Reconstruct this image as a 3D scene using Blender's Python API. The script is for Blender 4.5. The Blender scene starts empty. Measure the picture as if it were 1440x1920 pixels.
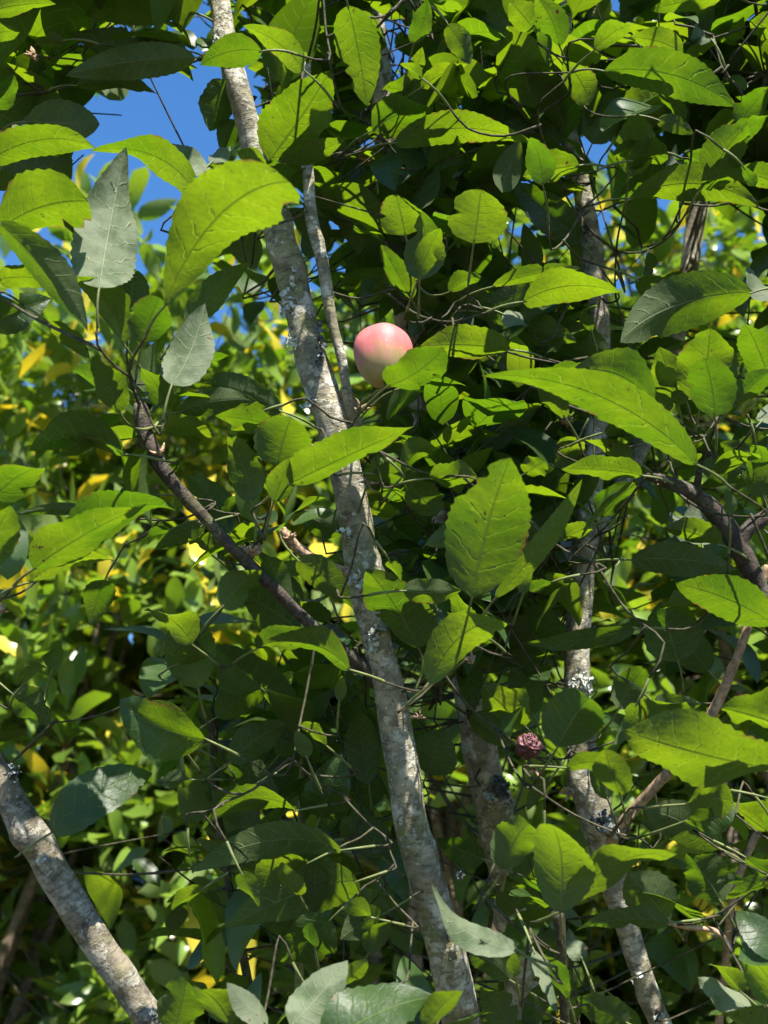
import bpy, math, random
import numpy as np
from mathutils import Vector, Matrix, noise

random.seed(7); rng = np.random.default_rng(7)
scene = bpy.context.scene
R = math.radians

# ------------------------------------------------------------------ camera
FPX, TILT, CAMZ = 2091.0, R(20), 1.6          # focal length in pixels of a 1440 x 1920 frame
cam_d = bpy.data.cameras.new('camera'); cam = bpy.data.objects.new('camera', cam_d)
scene.collection.objects.link(cam); scene.camera = cam
cam.location = (0, 0, CAMZ); cam.rotation_euler = (R(90) + TILT, 0, 0)
cam_d.sensor_fit = 'HORIZONTAL'; cam_d.sensor_width = 36.0; cam_d.lens = 36.0 * FPX / 1440.0
cam_d.clip_start = 0.02; cam_d.clip_end = 5000
cam_d.dof.use_dof = True; cam_d.dof.focus_distance = 0.92; cam_d.dof.aperture_fstop = 11.0

# ------------------------------------------------------------------ sky, sun, exposure
SUN_EL, SUN_AZ = R(57), (0.36, -0.93)         # high, behind the camera and a little to its right
h = math.hypot(*SUN_AZ)
SUN = Vector((SUN_AZ[0]/h*math.cos(SUN_EL), SUN_AZ[1]/h*math.cos(SUN_EL), math.sin(SUN_EL)))
world = bpy.data.worlds.new('World'); scene.world = world; world.use_nodes = True
wn = world.node_tree.nodes; wl = world.node_tree.links
sky = wn.new('ShaderNodeTexSky'); sky.sky_type = 'NISHITA'; sky.sun_disc = False
sky.sun_elevation = SUN_EL; sky.sun_rotation = math.atan2(SUN_AZ[0], SUN_AZ[1])
sky.air_density = 1.0; sky.dust_density = 0.0; sky.ozone_density = 6.0
hs = wn.new('ShaderNodeHueSaturation'); hs.inputs['Saturation'].default_value = 1.17
wl.new(sky.outputs[0], hs.inputs['Color']); wl.new(hs.outputs[0], wn['Background'].inputs[0]); wn['Background'].inputs[1].default_value = 0.085
sun_d = bpy.data.lights.new('sun', 'SUN'); sun = bpy.data.objects.new('sun', sun_d)
scene.collection.objects.link(sun)
sun_d.energy = 5.0; sun_d.angle = R(0.53); sun_d.color = (1.0, 0.95, 0.86)
sun.rotation_euler = SUN.to_track_quat('Z', 'Y').to_euler()
scene.view_settings.view_transform = 'Standard'; scene.view_settings.look = 'None'
scene.view_settings.exposure = 1.62; scene.view_settings.gamma = 1
scene.cycles.max_bounces = 5; scene.cycles.diffuse_bounces = 3; scene.cycles.transmission_bounces = 4
scene.cycles.glossy_bounces = 2; scene.cycles.transparent_max_bounces = 8
scene.cycles.sample_clamp_indirect = 6; scene.cycles.use_adaptive_sampling = True; scene.cycles.adaptive_threshold = 0.02

# ------------------------------------------------------------------ helpers
CR, CU, CF = Vector((1,0,0)), Vector((0,-math.sin(TILT),math.cos(TILT))), Vector((0,math.cos(TILT),math.sin(TILT)))
CAM = Vector((0,0,CAMZ))
def at(px, py, d):                              # a point seen at that pixel, d metres in front of the camera
    return CAM + CF*d + CR*((px-720)*d/FPX) + CU*((960-py)*d/FPX)
def proj(p):
    q = p - CAM; d = q.dot(CF)
    if d < 0.05: return (-9999, -9999, d)
    return (720 + q.dot(CR)/d*FPX, 960 - q.dot(CU)/d*FPX, d)
def link(o): scene.collection.objects.link(o); return o
def tag(o, label, cat, group=None):
    o['label'] = label; o['category'] = cat
    if group: o['group'] = group
    return o
def empty(name, loc):
    o = bpy.data.objects.new(name, None); o.location = loc; o.empty_display_size = 0.05; return link(o)
def child(o, parent):
    o.parent = parent
    if parent is not None: o.matrix_parent_inverse = Matrix.Translation(-parent.location)
    return o
def mesh(name, verts, faces, mats, parent=None, uvt=None, smooth=True, matidx=None):
    me = bpy.data.meshes.new(name); me.from_pydata(verts, [], faces)
    for m in mats: me.materials.append(m)
    if uvt is not None:
        a = me.attributes.new('leafuv', 'FLOAT_VECTOR', 'POINT'); a.data.foreach_set('vector', np.asarray(uvt, dtype=np.float32).ravel())
    if smooth: me.polygons.foreach_set('use_smooth', [True]*len(me.polygons))
    if matidx is not None: me.polygons.foreach_set('material_index', matidx)
    me.update()
    o = link(bpy.data.objects.new(name, me))
    if parent is not None: child(o, parent)
    return o

# ------------------------------------------------------------------ materials
def new_mat(name):
    m = bpy.data.materials.new(name); m.use_nodes = True
    nt = m.node_tree; nt.nodes.clear()
    return m, nt, nt.nodes, nt.links
class NB:                                        # tiny node builder
    def __init__(s, nt): s.nt, s.n, s.l = nt, nt.nodes, nt.links
    def put(s, sock, v):
        if hasattr(v, 'is_output'): s.l.new(v, sock)
        elif v is not None:
            if sock.type == 'RGBA' and len(v) == 3: v = (*v, 1)
            sock.default_value = v
    def math(s, op, a, b=None, c=None, clamp=False):
        n = s.n.new('ShaderNodeMath'); n.operation = op; n.use_clamp = clamp
        s.put(n.inputs[0], a)
        if b is not None: s.put(n.inputs[1], b)
        if c is not None: s.put(n.inputs[2], c)
        return n.outputs[0]
    def smooth(s, v, lo, hi, a=0.0, b=1.0):
        n = s.n.new('ShaderNodeMapRange'); n.interpolation_type = 'SMOOTHSTEP'
        s.put(n.inputs[0], v); n.inputs[1].default_value = lo; n.inputs[2].default_value = hi
        n.inputs[3].default_value = a; n.inputs[4].default_value = b
        return n.outputs[0]
    def mix(s, f, a, b, blend='MIX'):
        n = s.n.new('ShaderNodeMix'); n.data_type = 'RGBA'; n.blend_type = blend
        s.put(n.inputs[0], f); s.put(n.inputs[6], a); s.put(n.inputs[7], b)
        return n.outputs[2]
    def noise(s, vec, scale, detail=4, rough=0.55, dist=0.0):
        n = s.n.new('ShaderNodeTexNoise'); s.put(n.inputs['Vector'], vec)
        n.inputs['Scale'].default_value = scale; n.inputs['Detail'].default_value = detail
        n.inputs['Roughness'].default_value = rough; n.inputs['Distortion'].default_value = dist
        return n.outputs[0]
    def bump(s, hgt, strength, dist):
        n = s.n.new('ShaderNodeBump'); n.inputs['Strength'].default_value = strength; n.inputs['Distance'].default_value = dist
        s.put(n.inputs['Height'], hgt); return n.outputs[0]
    def pos(s): return s.n.new('ShaderNodeNewGeometry').outputs['Position']
    def principled(s, col, rough, spec=0.5, normal=None):
        n = s.n.new('ShaderNodeBsdfPrincipled'); s.put(n.inputs['Base Color'], col); s.put(n.inputs['Roughness'], rough)
        n.inputs['Specular IOR Level'].default_value = spec
        if normal is not None: s.put(n.inputs['Normal'], normal)
        return n.outputs[0]
    def out(s, sh):
        o = s.n.new('ShaderNodeOutputMaterial'); s.l.new(sh, o.inputs[0])

def leaf_material(name, top, under, trans, trans2, yellow=None, gloss=0.4, amount=0.5, veins=8.0, plain=False):
    m, nt, n, l = new_mat(name); b = NB(nt)
    at_ = n.new('ShaderNodeAttribute'); at_.attribute_name = 'leafuv'
    sp = n.new('ShaderNodeSeparateXYZ'); l.new(at_.outputs['Vector'], sp.inputs[0])
    u, t, tint = sp.outputs
    geo = n.new('ShaderNodeNewGeometry'); pos = geo.outputs['Position']
    au = b.math('ABSOLUTE', u)
    wob = b.math('MULTIPLY', b.noise(pos, 70, 3), 0.11) if not plain else 0.0
    phase = b.math('ADD', b.math('SUBTRACT', t, b.math('MULTIPLY', b.math('POWER', au, 1.25), 0.13)), wob)
    phase = b.math('ADD', phase, b.math('MULTIPLY', b.math('SIGN', u), 0.022))
    fr = b.math('ABSOLUTE', b.math('SUBTRACT', b.math('FRACT', b.math('MULTIPLY', phase, veins)), 0.5))
    side = b.smooth(fr, 0.0, 0.07, 1.0, 0.0)
    side = b.math('MULTIPLY', side, b.smooth(au, 0.55, 1.0, 1.0, 0.15))
    mid = b.smooth(au, 0.012, 0.045, 1.0, 0.0)
    vein = b.math('MAXIMUM', b.math('MULTIPLY', side, 0.6), mid)
    big = b.noise(pos, 28, 2) if not plain else 0.5
    fine = b.noise(pos, 330, 2) if not plain else 0.5
    var = b.smooth(b.math('ADD', b.math('MULTIPLY', tint, 0.7), b.math('MULTIPLY', big, 1.1)), 0.45, 1.35)
    tp = b.mix(var, tuple(c*0.65 for c in top), tuple(c*1.4 for c in top))
    tp = b.mix(b.math('MULTIPLY', vein, 0.45), tp, (0.16, 0.22, 0.06))
    un = b.mix(var, tuple(c*0.85 for c in under), tuple(c*1.15 for c in under))
    if 'silvery' in name:
        mt = b.smooth(b.noise(pos, 48, 3), 0.42, 0.66, 0.0, 0.85); un = b.mix(mt, un, (0.045,0.075,0.03)); tp = b.mix(mt, tp, (0.045,0.075,0.03))
    un = b.mix(b.math('MULTIPLY', vein, 0.35), un, (0.36, 0.38, 0.2))
    tr = b.mix(var, trans, trans2)
    tr = b.mix(b.math('MULTIPLY', side, 0.22), tr, tuple(min(1, c*1.5+0.05) for c in trans2))
    if not plain: tr = b.mix(b.smooth(fine, 0.35, 0.65, 0, 0.25), tr, tuple(c*0.6 for c in trans))
    tr = b.mix(b.math('MULTIPLY', mid, 0.65), tr, tuple(c*0.45 for c in trans))
    if not plain: spot = b.math('MULTIPLY', b.smooth(b.noise(pos, 190, 2), 0.68, 0.73), b.smooth(b.noise(pos, 25, 2), 0.45, 0.58))
    brown = (0.10, 0.055, 0.02)
    if not plain:
        tp = b.mix(spot, tp, brown); un = b.mix(spot, un, brown); tr = b.mix(spot, tr, (0.05, 0.025, 0.01))
        edge = b.math('MULTIPLY', b.smooth(au, 0.84, 1.0), b.smooth(b.noise(pos, 45, 2), 0.55, 0.65))
        tp = b.mix(edge, tp, brown); tr = b.mix(edge, tr, (0.16, 0.09, 0.02))
    if yellow:
        isy = b.smooth(tint, 0.90, 0.93)
        tp = b.mix(isy, tp, yellow); un = b.mix(isy, un, yellow); tr = b.mix(isy, tr, (0.75, 0.56, 0.02))
    nrm = None
    if not plain:
        hgt = b.math('ADD', b.math('MULTIPLY', vein, -0.6), b.math('MULTIPLY', fine, 0.35))
        hgt = b.math('ADD', hgt, b.math('MULTIPLY', b.noise(pos, 90, 2), 0.8))
        nrm = b.bump(hgt, 0.6, 0.0016)
    ptop = b.principled(tp, gloss if plain else b.math('ADD', gloss, b.math('MULTIPLY', fine, 0.15)), 0.5, nrm)
    pun = b.principled(un, 0.7, 0.25, nrm)
    mx = n.new('ShaderNodeMixShader'); l.new(geo.outputs['Backfacing'], mx.inputs[0]); l.new(ptop, mx.inputs[1]); l.new(pun, mx.inputs[2])
    tb = n.new('ShaderNodeBsdfTranslucent'); b.put(tb.inputs[0], tr); b.put(tb.inputs[1], nrm) if nrm is not None else None
    m2 = n.new('ShaderNodeMixShader'); m2.inputs[0].default_value = amount
    l.new(mx.outputs[0], m2.inputs[1]); l.new(tb.outputs[0], m2.inputs[2])
    b.out(m2.outputs[0]); return m
LEAF = leaf_material('apple_leaf', (0.030,0.066,0.014), (0.075,0.105,0.04), (0.085,0.19,0.003), (0.225,0.33,0.005), amount=0.45)
INNER = leaf_material('inner_apple_leaf', (0.030,0.066,0.014), (0.06,0.09,0.03), (0.085,0.19,0.003), (0.225,0.33,0.005), amount=0.45, plain=True)
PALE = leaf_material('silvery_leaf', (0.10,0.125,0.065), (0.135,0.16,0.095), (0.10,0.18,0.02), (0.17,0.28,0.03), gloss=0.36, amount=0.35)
HEDGE = leaf_material('hedge_leaf', (0.13,0.21,0.03), (0.15,0.21,0.06), (0.14,0.29,0.006), (0.31,0.44,0.015), yellow=(0.55,0.47,0.05), gloss=0.24, amount=0.36, veins=6, plain=True)

def simple(name, col, rough=0.7, spec=0.3, var=0.5, scale=120, bump=0.4):
    m, nt, n, l = new_mat(name); b = NB(nt); p = b.pos()
    f = b.noise(p, scale, 4)
    c = b.mix(b.smooth(f, 0.3, 0.7), tuple(x*(1-var) for x in col), tuple(min(1, x*(1+var)) for x in col))
    b.out(b.principled(c, rough, spec, b.bump(f, bump, 0.002))); return m
PETIOLE = simple('petiole', (0.115,0.135,0.045), 0.55, 0.3, 0.3)
TWIG = simple('twig_bark', (0.050,0.045,0.024), 0.75, 0.25, 0.5, 200)
DRYTWIG = simple('dry_twig', (0.30,0.20,0.125), 0.75, 0.25, 0.4, 160)
SPUR = simple('spur_bark', (0.30,0.20,0.13), 0.8, 0.2, 0.6, 350, 0.8)
LICHEN = simple('foliose_lichen', (0.44,0.46,0.40), 0.9, 0.1, 0.35, 300, 0.8)
LICHEN_DK = simple('dark_lichen', (0.10,0.11,0.11), 0.9, 0.1, 0.8, 260, 0.8)
DRYFRUIT = simple('shrivelled_skin', (0.07,0.015,0.018), 0.45, 0.5, 0.6, 220, 0.9)
SEPAL = simple('dry_sepal', (0.20,0.11,0.06), 0.8, 0.2, 0.5, 300)

def bark_material(name, base, light, lich=0.5, moss=0.35):
    m, nt, n, l = new_mat(name); b = NB(nt); p = b.pos()
    w = b.noise(p, 14, 3)
    c = b.mix(b.smooth(b.noise(p, 55, 5), 0.32, 0.68), tuple(x*0.55 for x in base), tuple(x*1.3 for x in base))
    g = b.smooth(b.noise(p, 22, 3), 0.5, 0.7)
    c = b.mix(b.math('MULTIPLY', g, moss), c, (0.16,0.17,0.05))
    vo = n.new('ShaderNodeTexVoronoi'); vo.inputs['Scale'].default_value = 95; vo.inputs['Randomness'].default_value = 1
    mv = n.new('ShaderNodeVectorMath'); mv.operation = 'ADD'; l.new(p, mv.inputs[0])
    nz = n.new('ShaderNodeTexNoise'); nz.inputs['Scale'].default_value = 90; nz.inputs['Detail'].default_value = 3; l.new(p, nz.inputs['Vector'])
    sc = n.new('ShaderNodeVectorMath'); sc.operation = 'SCALE'; sc.inputs['Scale'].default_value = 0.022; l.new(nz.outputs[1], sc.inputs[0]); l.new(sc.outputs[0], mv.inputs[1])
    l.new(mv.outputs[0], vo.inputs['Vector'])
    patch = b.math('MULTIPLY', b.smooth(vo.outputs['Distance'], 0.25, 0.6, 0.8, 0.0), b.smooth(w, 0.46, 0.6))
    patch = b.math('MAXIMUM', patch, b.smooth(b.noise(p, 42, 7, 0.72), 0.50, 0.58))
    c = b.mix(b.math('MULTIPLY', patch, lich), c, light)
    flecks = b.smooth(b.noise(p, 210, 5, 0.7), 0.56, 0.66)
    c = b.mix(b.math('MULTIPLY', flecks, 0.55), c, (0.035,0.03,0.025))
    white = b.smooth(b.noise(p, 120, 6, 0.7), 0.60, 0.66)
    c = b.mix(b.math('MULTIPLY', white, lich), c, tuple(min(1, x*1.25) for x in light))
    at_ = n.new('ShaderNodeAttribute'); at_.attribute_name = 'leafuv'
    mp = n.new('ShaderNodeMapping'); mp.inputs['Scale'].default_value = (1, 1, 4.5); l.new(at_.outputs['Vector'], mp.inputs[0])
    ring = b.noise(mp.outputs[0], 75, 5, 0.6)
    crack = b.smooth(ring, 0.56, 0.64); c = b.mix(b.math('MULTIPLY', crack, 0.3), c, tuple(x*0.28 for x in base))
    c = b.mix(b.smooth(ring, 0.44, 0.34, 0, 0.15), c, tuple(min(1, x*1.7) for x in base))
    hh = b.math('ADD', b.math('MULTIPLY', b.noise(p, 190, 5, 0.65), 0.8), b.math('MULTIPLY', patch, 0.45))
    hh = b.math('SUBTRACT', hh, b.math('MULTIPLY', crack, 0.35))
    b.out(b.principled(c, 0.85, 0.2, b.bump(hh, 0.9, 0.0025))); return m
BARK = bark_material('apple_bark', (0.245,0.215,0.145), (0.55,0.53,0.45), 0.65, 0.65)
BARKM = bark_material('shaded_limb_bark', (0.165,0.14,0.10), (0.40,0.38,0.32), 0.55, 0.5)  # same bark with the left limb's shade put into its colour
BARKD = bark_material('shade_toned_bark', (0.062,0.048,0.038), (0.18,0.17,0.15), 0.25)  # bark of the shaded branches, their shade put into a darker colour
BARKH = bark_material('hedge_bark', (0.16,0.115,0.08), (0.30,0.28,0.24), 0.3)

def apple_material():
    m, nt, n, l = new_mat('apple_skin'); b = NB(nt)
    tc = n.new('ShaderNodeTexCoord'); sp = n.new('ShaderNodeSeparateXYZ'); l.new(tc.outputs['Object'], sp.inputs[0]); p = tc.outputs['Object']
    f = b.math('ADD', b.math('MULTIPLY', sp.outputs[2], 26.0), b.math('MULTIPLY', b.math('SUBTRACT', b.noise(p, 55, 4), 0.5), 1.1))
    c = b.mix(b.smooth(f, -0.6, 0.1), (0.25,0.22,0.065), (0.46,0.105,0.10))  # greener underside, with the lower half's shade put into the colour too
    st = n.new('ShaderNodeTexNoise'); st.inputs['Scale'].default_value = 1.0; st.inputs['Detail'].default_value = 4
    mp = n.new('ShaderNodeMapping'); mp.inputs['Scale'].default_value = (260,260,40); l.new(p, mp.inputs[0]); l.new(mp.outputs[0], st.inputs['Vector'])
    c = b.mix(b.smooth(st.outputs[0], 0.45, 0.75, 0, 0.22), c, (0.60,0.26,0.20))
    c = b.mix(b.smooth(b.noise(p, 520, 1), 0.70, 0.76, 0, 0.45), c, (0.62,0.46,0.30))
    bl = b.smooth(b.noise(p, 85, 5), 0.35, 0.75, 0.06, 0.25)          # waxy bloom
    c = b.mix(bl, c, (0.48,0.25,0.25))
    b.out(b.principled(c, b.smooth(b.noise(p, 140, 3), 0.3, 0.7, 0.48, 0.62), 0.35)); return m
APPLE = apple_material()

def ground_material():
    m, nt, n, l = new_mat('soil_and_grass'); b = NB(nt); p = b.pos()
    c = b.mix(b.smooth(b.noise(p, 1.7, 5), 0.42, 0.6), (0.085,0.06,0.04), (0.05,0.085,0.022))
    c = b.mix(b.smooth(b.noise(p, 35, 4), 0.3, 0.75), c, (0.12,0.10,0.05))
    b.out(b.principled(c, 0.95, 0.1, b.bump(b.noise(p, 60, 5), 0.8, 0.03))); return m

# ------------------------------------------------------------------ ground (one sheet to the horizon)
gv, gf = [], []
rings = [0.0] + [0.4*1.35**i for i in range(32)]
for i, r in enumerate(rings):
    for k in range(48):
        a = 2*math.pi*k/48; x, y = r*math.cos(a), 1.5 + r*math.sin(a)
        gv.append((x, y, 0.03*noise.noise(Vector((x*1.3, y*1.3, 0))) if r < 60 else 0))
for i in range(len(rings)-1):
    for k in range(48):
        a, c2 = i*48+k, i*48+(k+1) % 48
        gf.append((a, c2, c2+48, a+48))
ground = mesh('ground', gv, gf, [ground_material()]); ground['kind'] = 'structure'

# ------------------------------------------------------------------ tubes
def catmull(P, step):
    P = [np.array(p, float) for p in P]
    P = [2*P[0]-P[1]] + P + [2*P[-1]-P[-2]]
    out = []
    for i in range(1, len(P)-2):
        p0, p1, p2, p3 = P[i-1:i+3]
        nseg = max(2, int(np.linalg.norm((p2-p1)[:3])/step))
        for k in range(nseg):
            t = k/nseg
            out.append(0.5*((2*p1)+(-p0+p2)*t+(2*p0-5*p1+4*p2-p3)*t*t+(-p0+3*p1-3*p2+p3)*t**3))
    out.append(P[-2]); return out
SC = []
def tube_geo(P, step=0.006, seg=14, rough=0.0, cap=True, knots=()):
    """P: (x, y, z, radius) control points -> verts, faces"""
    pts = catmull(P, step); V, F = [], []; SC.clear(); ln = 0.0
    up = Vector((0.3, -1, 0.2)).normalized()
    for i, p in enumerate(pts):
        c = Vector(p[:3]); r = max(p[3], 0.0003)
        d = Vector(pts[min(i+1, len(pts)-1)][:3]) - Vector(pts[max(i-1, 0)][:3])
        if d.length < 1e-9: d = Vector((0,0,1))
        d.normalize(); x = (up - d*up.dot(d)).normalized(); y = d.cross(x)
        if i: ln += float(np.linalg.norm(pts[i][:3]-pts[i-1][:3]))
        for k in range(seg):
            a = 2*math.pi*k/seg; q = x*math.cos(a) + y*math.sin(a)
            rr = r
            if rough:
                w = c + q*r
                rr = r*(1 + rough*(0.9*noise.noise(w*30) + 0.55*noise.noise(w*85) + 0.3*noise.noise(w*210)))
            for (kl, ka, kh, kw) in knots:
                dl_ = ln-kl
                if abs(dl_) < 3*kw:
                    da = (a-ka+math.pi) % (2*math.pi) - math.pi
                    rr += kh*r*math.exp(-(dl_/kw)**2 - (da*r/kw)**2)
            V.append(c + q*rr); SC.append((math.cos(a)*r, math.sin(a)*r, ln))
        if i:
            b0, b1 = (i-1)*seg, i*seg
            for k in range(seg): F.append((b0+k, b0+(k+1) % seg, b1+(k+1) % seg, b1+k))
    if cap:
        F.append(tuple(range(seg))[::-1]); F.append(tuple(range((len(pts)-1)*seg, len(pts)*seg)))
    return V, F
BRANCH = []                                      # sampled centre lines, for hanging twigs on
def wood(name, P, mat, parent, seg=20, rough=0.10, step=0.005, label=None, reg=True):
    kr = random.Random(int(abs(P[0][0]*1e4))+len(P)); P = [tuple(p) for p in P]
    if name in ('branch', 'shoot'): P[0] = (*P[0][:3], P[0][3]*1.55)          # collar at the fork
    tot = sum(math.dist(P[i][:3], P[i+1][:3]) for i in range(len(P)-1)); rm = max(p[3] for p in P)
    kn = [(kr.uniform(0, tot), kr.uniform(0, 6.28), kr.uniform(0.1, 0.4), kr.uniform(0.25, 0.6)*rm) for _ in range(int(tot/0.055))]
    V, F = tube_geo(P, step, seg, rough, True, kn)
    o = mesh(name, V, F, [mat], parent, [tuple(x) for x in SC])
    if label: o['label'] = label
    if reg:
        for p in catmull(P, 0.02): BRANCH.append((Vector(p[:3]), p[3]))
    return o
def pxpath(pts):                                 # (px, py, radius px, depth)
    out = []
    for (x, y, r, d) in pts:
        p = at(x, y, d); out.append((p.x, p.y, p.z, r*d/FPX))
    return out

# ------------------------------------------------------------------ the apple tree: wood
FORK = Vector((0.10, 1.18, 0.72))
tree = empty('apple_tree', (0.11, 1.20, 0.0))
tag(tree, 'apple tree with lichen-spotted grey stems and large serrated green leaves', 'tree')
f4 = lambda r, dx=0, dy=0, dz=0: (FORK.x+dx, FORK.y+dy, FORK.z+dz, r)
wood('trunk', [(0.11,1.20,-0.05,0.075),(0.115,1.2,0.2,0.055),(0.105,1.19,0.5,0.05),f4(0.048)], BARK, tree, 24)
main = pxpath([(925,2250,38,1.0),(880,1990,37.0,0.97),(842,1800,36.1,0.96),(805,1670,33.5,0.955),(775,1560,31.8,0.95),(748,1400,31.0,0.95),(728,1290,29.2,0.95),
    (702,1180,29.2,0.95),(682,1080,30.1,0.955),(656,920,30.1,0.96),(632,830,30.1,0.96),(606,740,31.8,0.965),(578,650,29.2,0.97),(556,560,26.7,0.975),(533,480,24.9,0.98),
    (508,390,24.1,0.99),(478,280,24.1,1.0),(448,170,21.5,1.0),(425,80,19.8,1.01),(412,0,18.9,1.02),(395,-160,17.2,1.05),(385,-420,12.9,1.1),(390,-700,6.0,1.15)])
wood('limb', [f4(0.03),(0.095,1.07,1.05,0.026)]+main, BARK, tree, 28, 0.10, 0.004)
second = pxpath([(985,1990,31.8,1.25),(960,1700,31.8,1.24),(930,1540,33.3,1.22),(905,1430,32.5,1.2),(880,1300,30.2,1.2),(855,1100,28.7,1.2),(832,920,28.7,1.2),(800,780,28.0,1.2),
    (765,600,24.9,1.2),(738,450,21.2,1.2),(722,330,16.7,1.2),(717,200,19.2,1.2),(706,80,19.2,1.2),(688,-30,18.1,1.22),(650,-300,14.2,1.25),(660,-600,7.1,1.3)])
wood('limb', [f4(0.032),(0.15,1.24,1.0,0.03)]+second, BARK, tree, 26, 0.10, 0.005)
right = pxpath([(1345,2300,22,1.1),(1262,1990,20.0,1.07),(1222,1880,20.9,1.07),(1180,1750,22.0,1.07),(1142,1620,28.5,1.07),(1108,1500,29.6,1.07),(1088,1380,24.9,1.08),(1082,1240,24.0,1.09),(1090,1100,23.0,1.1),
    (1102,960,24.0,1.1),(1118,800,21.2,1.12),(1126,620,18.0,1.13),(1108,440,16.9,1.14),(1078,300,16.0,1.14),(1054,170,14.4,1.14),(1058,60,13.0,1.15),(1075,-150,10.3,1.18),(1080,-400,7.0,1.2)])
wood('limb', [f4(0.03),(0.25,1.24,1.0,0.02)]+right, BARK, tree, 24, 0.10, 0.005)
left = pxpath([(520,2330,31,0.93),(420,2140,30,0.89),(330,1990,27.6,0.88),(250,1865,27.6,0.88),(190,1780,28.8,0.88),(128,1680,29.5,0.88),(62,1570,27.0,0.88),(0,1465,27.0,0.88),(-60,1370,25.7,0.88),(-180,1180,23.1,0.9),(-300,900,19.3,0.95),(-360,500,12.8,1.0),(-380,100,6.4,1.0)])
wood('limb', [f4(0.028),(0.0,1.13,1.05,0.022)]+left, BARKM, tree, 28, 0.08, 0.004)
far = pxpath([(1105,1000,18,1.12),(1150,930,17,1.2),(1205,830,17,1.28),(1250,700,17,1.33),(1283,560,17,1.36),(1303,430,17,1.38),(1325,330,15,1.38),(1372,200,14,1.38),(1350,80,13,1.4),(1330,0,12,1.4),(1320,-300,6,1.4)])
wood('branch', far, BARK, tree, 16, 0.06, 0.006)
outer = pxpath([(1590,1990,30,1.0),(1560,1600,28,0.98),(1500,1300,22,0.96),(1425,1105,18,0.95),(1385,1025,19,0.95),(1342,962,18,0.95),(1290,920,15,0.94),(1240,900,12,0.93),(1212,893,7,0.93)])
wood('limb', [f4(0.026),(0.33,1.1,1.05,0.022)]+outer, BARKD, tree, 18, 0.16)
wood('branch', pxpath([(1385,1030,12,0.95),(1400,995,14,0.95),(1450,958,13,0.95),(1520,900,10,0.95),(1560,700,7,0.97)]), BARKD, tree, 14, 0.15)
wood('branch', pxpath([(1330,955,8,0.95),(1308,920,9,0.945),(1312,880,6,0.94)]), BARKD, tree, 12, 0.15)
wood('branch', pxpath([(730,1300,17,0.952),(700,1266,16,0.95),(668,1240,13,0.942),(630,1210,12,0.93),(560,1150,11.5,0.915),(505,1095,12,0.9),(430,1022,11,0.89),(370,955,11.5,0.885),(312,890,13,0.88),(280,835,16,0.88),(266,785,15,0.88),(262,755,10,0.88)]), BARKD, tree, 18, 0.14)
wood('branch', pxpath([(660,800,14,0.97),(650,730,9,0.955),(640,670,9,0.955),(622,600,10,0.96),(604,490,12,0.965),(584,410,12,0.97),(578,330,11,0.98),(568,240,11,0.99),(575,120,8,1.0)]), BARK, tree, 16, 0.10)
wood('branch', pxpath([(672,1085,12,0.955),(640,1072,11,0.94),(600,1055,10,0.93),(560,1030,10,0.92),(538,1005,9,0.915),(530,990,6,0.915)]), SPUR, tree, 14, 0.22)
wood('branch', pxpath([(1145,1575,9,1.06),(1170,1540,11,1.04),(1225,1478,10,1.02),(1290,1408,10,1.0),(1345,1318,9.5,0.99),(1385,1225,8.5,0.98),(1405,1165,8,0.98),(1440,1060,7,0.98)]), DRYTWIG, tree, 14, 0.10)
wood('branch', pxpath([(1480,1450,6,1.0),(1440,1520,7,1.0),(1392,1625,7,1.0),(1370,1705,7,1.0),(1362,1790,7,1.02),(1340,1990,8,1.05)]), DRYTWIG, tree, 10, 0.1)
wood('shoot', pxpath([(400,1330,7,1.06),(402,1440,8,1.06),(415,1580,7.5,1.06),(445,1740,8,1.06),(468,1860,9,1.06),(480,1990,10,1.06)]), TWIG, tree, 10, 0.08)
wood('shoot', pxpath([(578,1330,8,1.1),(568,1480,8,1.1),(560,1720,8,1.1),(565,1990,10,1.1)]), PETIOLE, tree, 10, 0.05)
wood('shoot', pxpath([(1046,1710,9,0.9),(1052,1760,10,0.9),(1056,1850,9,0.91),(1062,1990,10,0.93)]), TWIG, tree, 10, 0.08)
wood('shoot', pxpath([(745,1640,8,1.04),(690,1615,9,1.03),(640,1588,8,1.02),(590,1555,6,1.0)]), PETIOLE, tree, 10, 0.08)
wood('twig', pxpath([(1245,1728,4,0.93),(1290,1738,5.5,0.93),(1340,1745,5.5,0.93),(1362,1765,5,0.93),(1372,1785,4,0.94)]), DRYTWIG, tree, 10, 0.15)
wood('twig', pxpath([(372,112,5,1.0),(395,100,6,1.0),(425,95,6,1.01)]), BARKD, tree, 10, 0.15)

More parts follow.
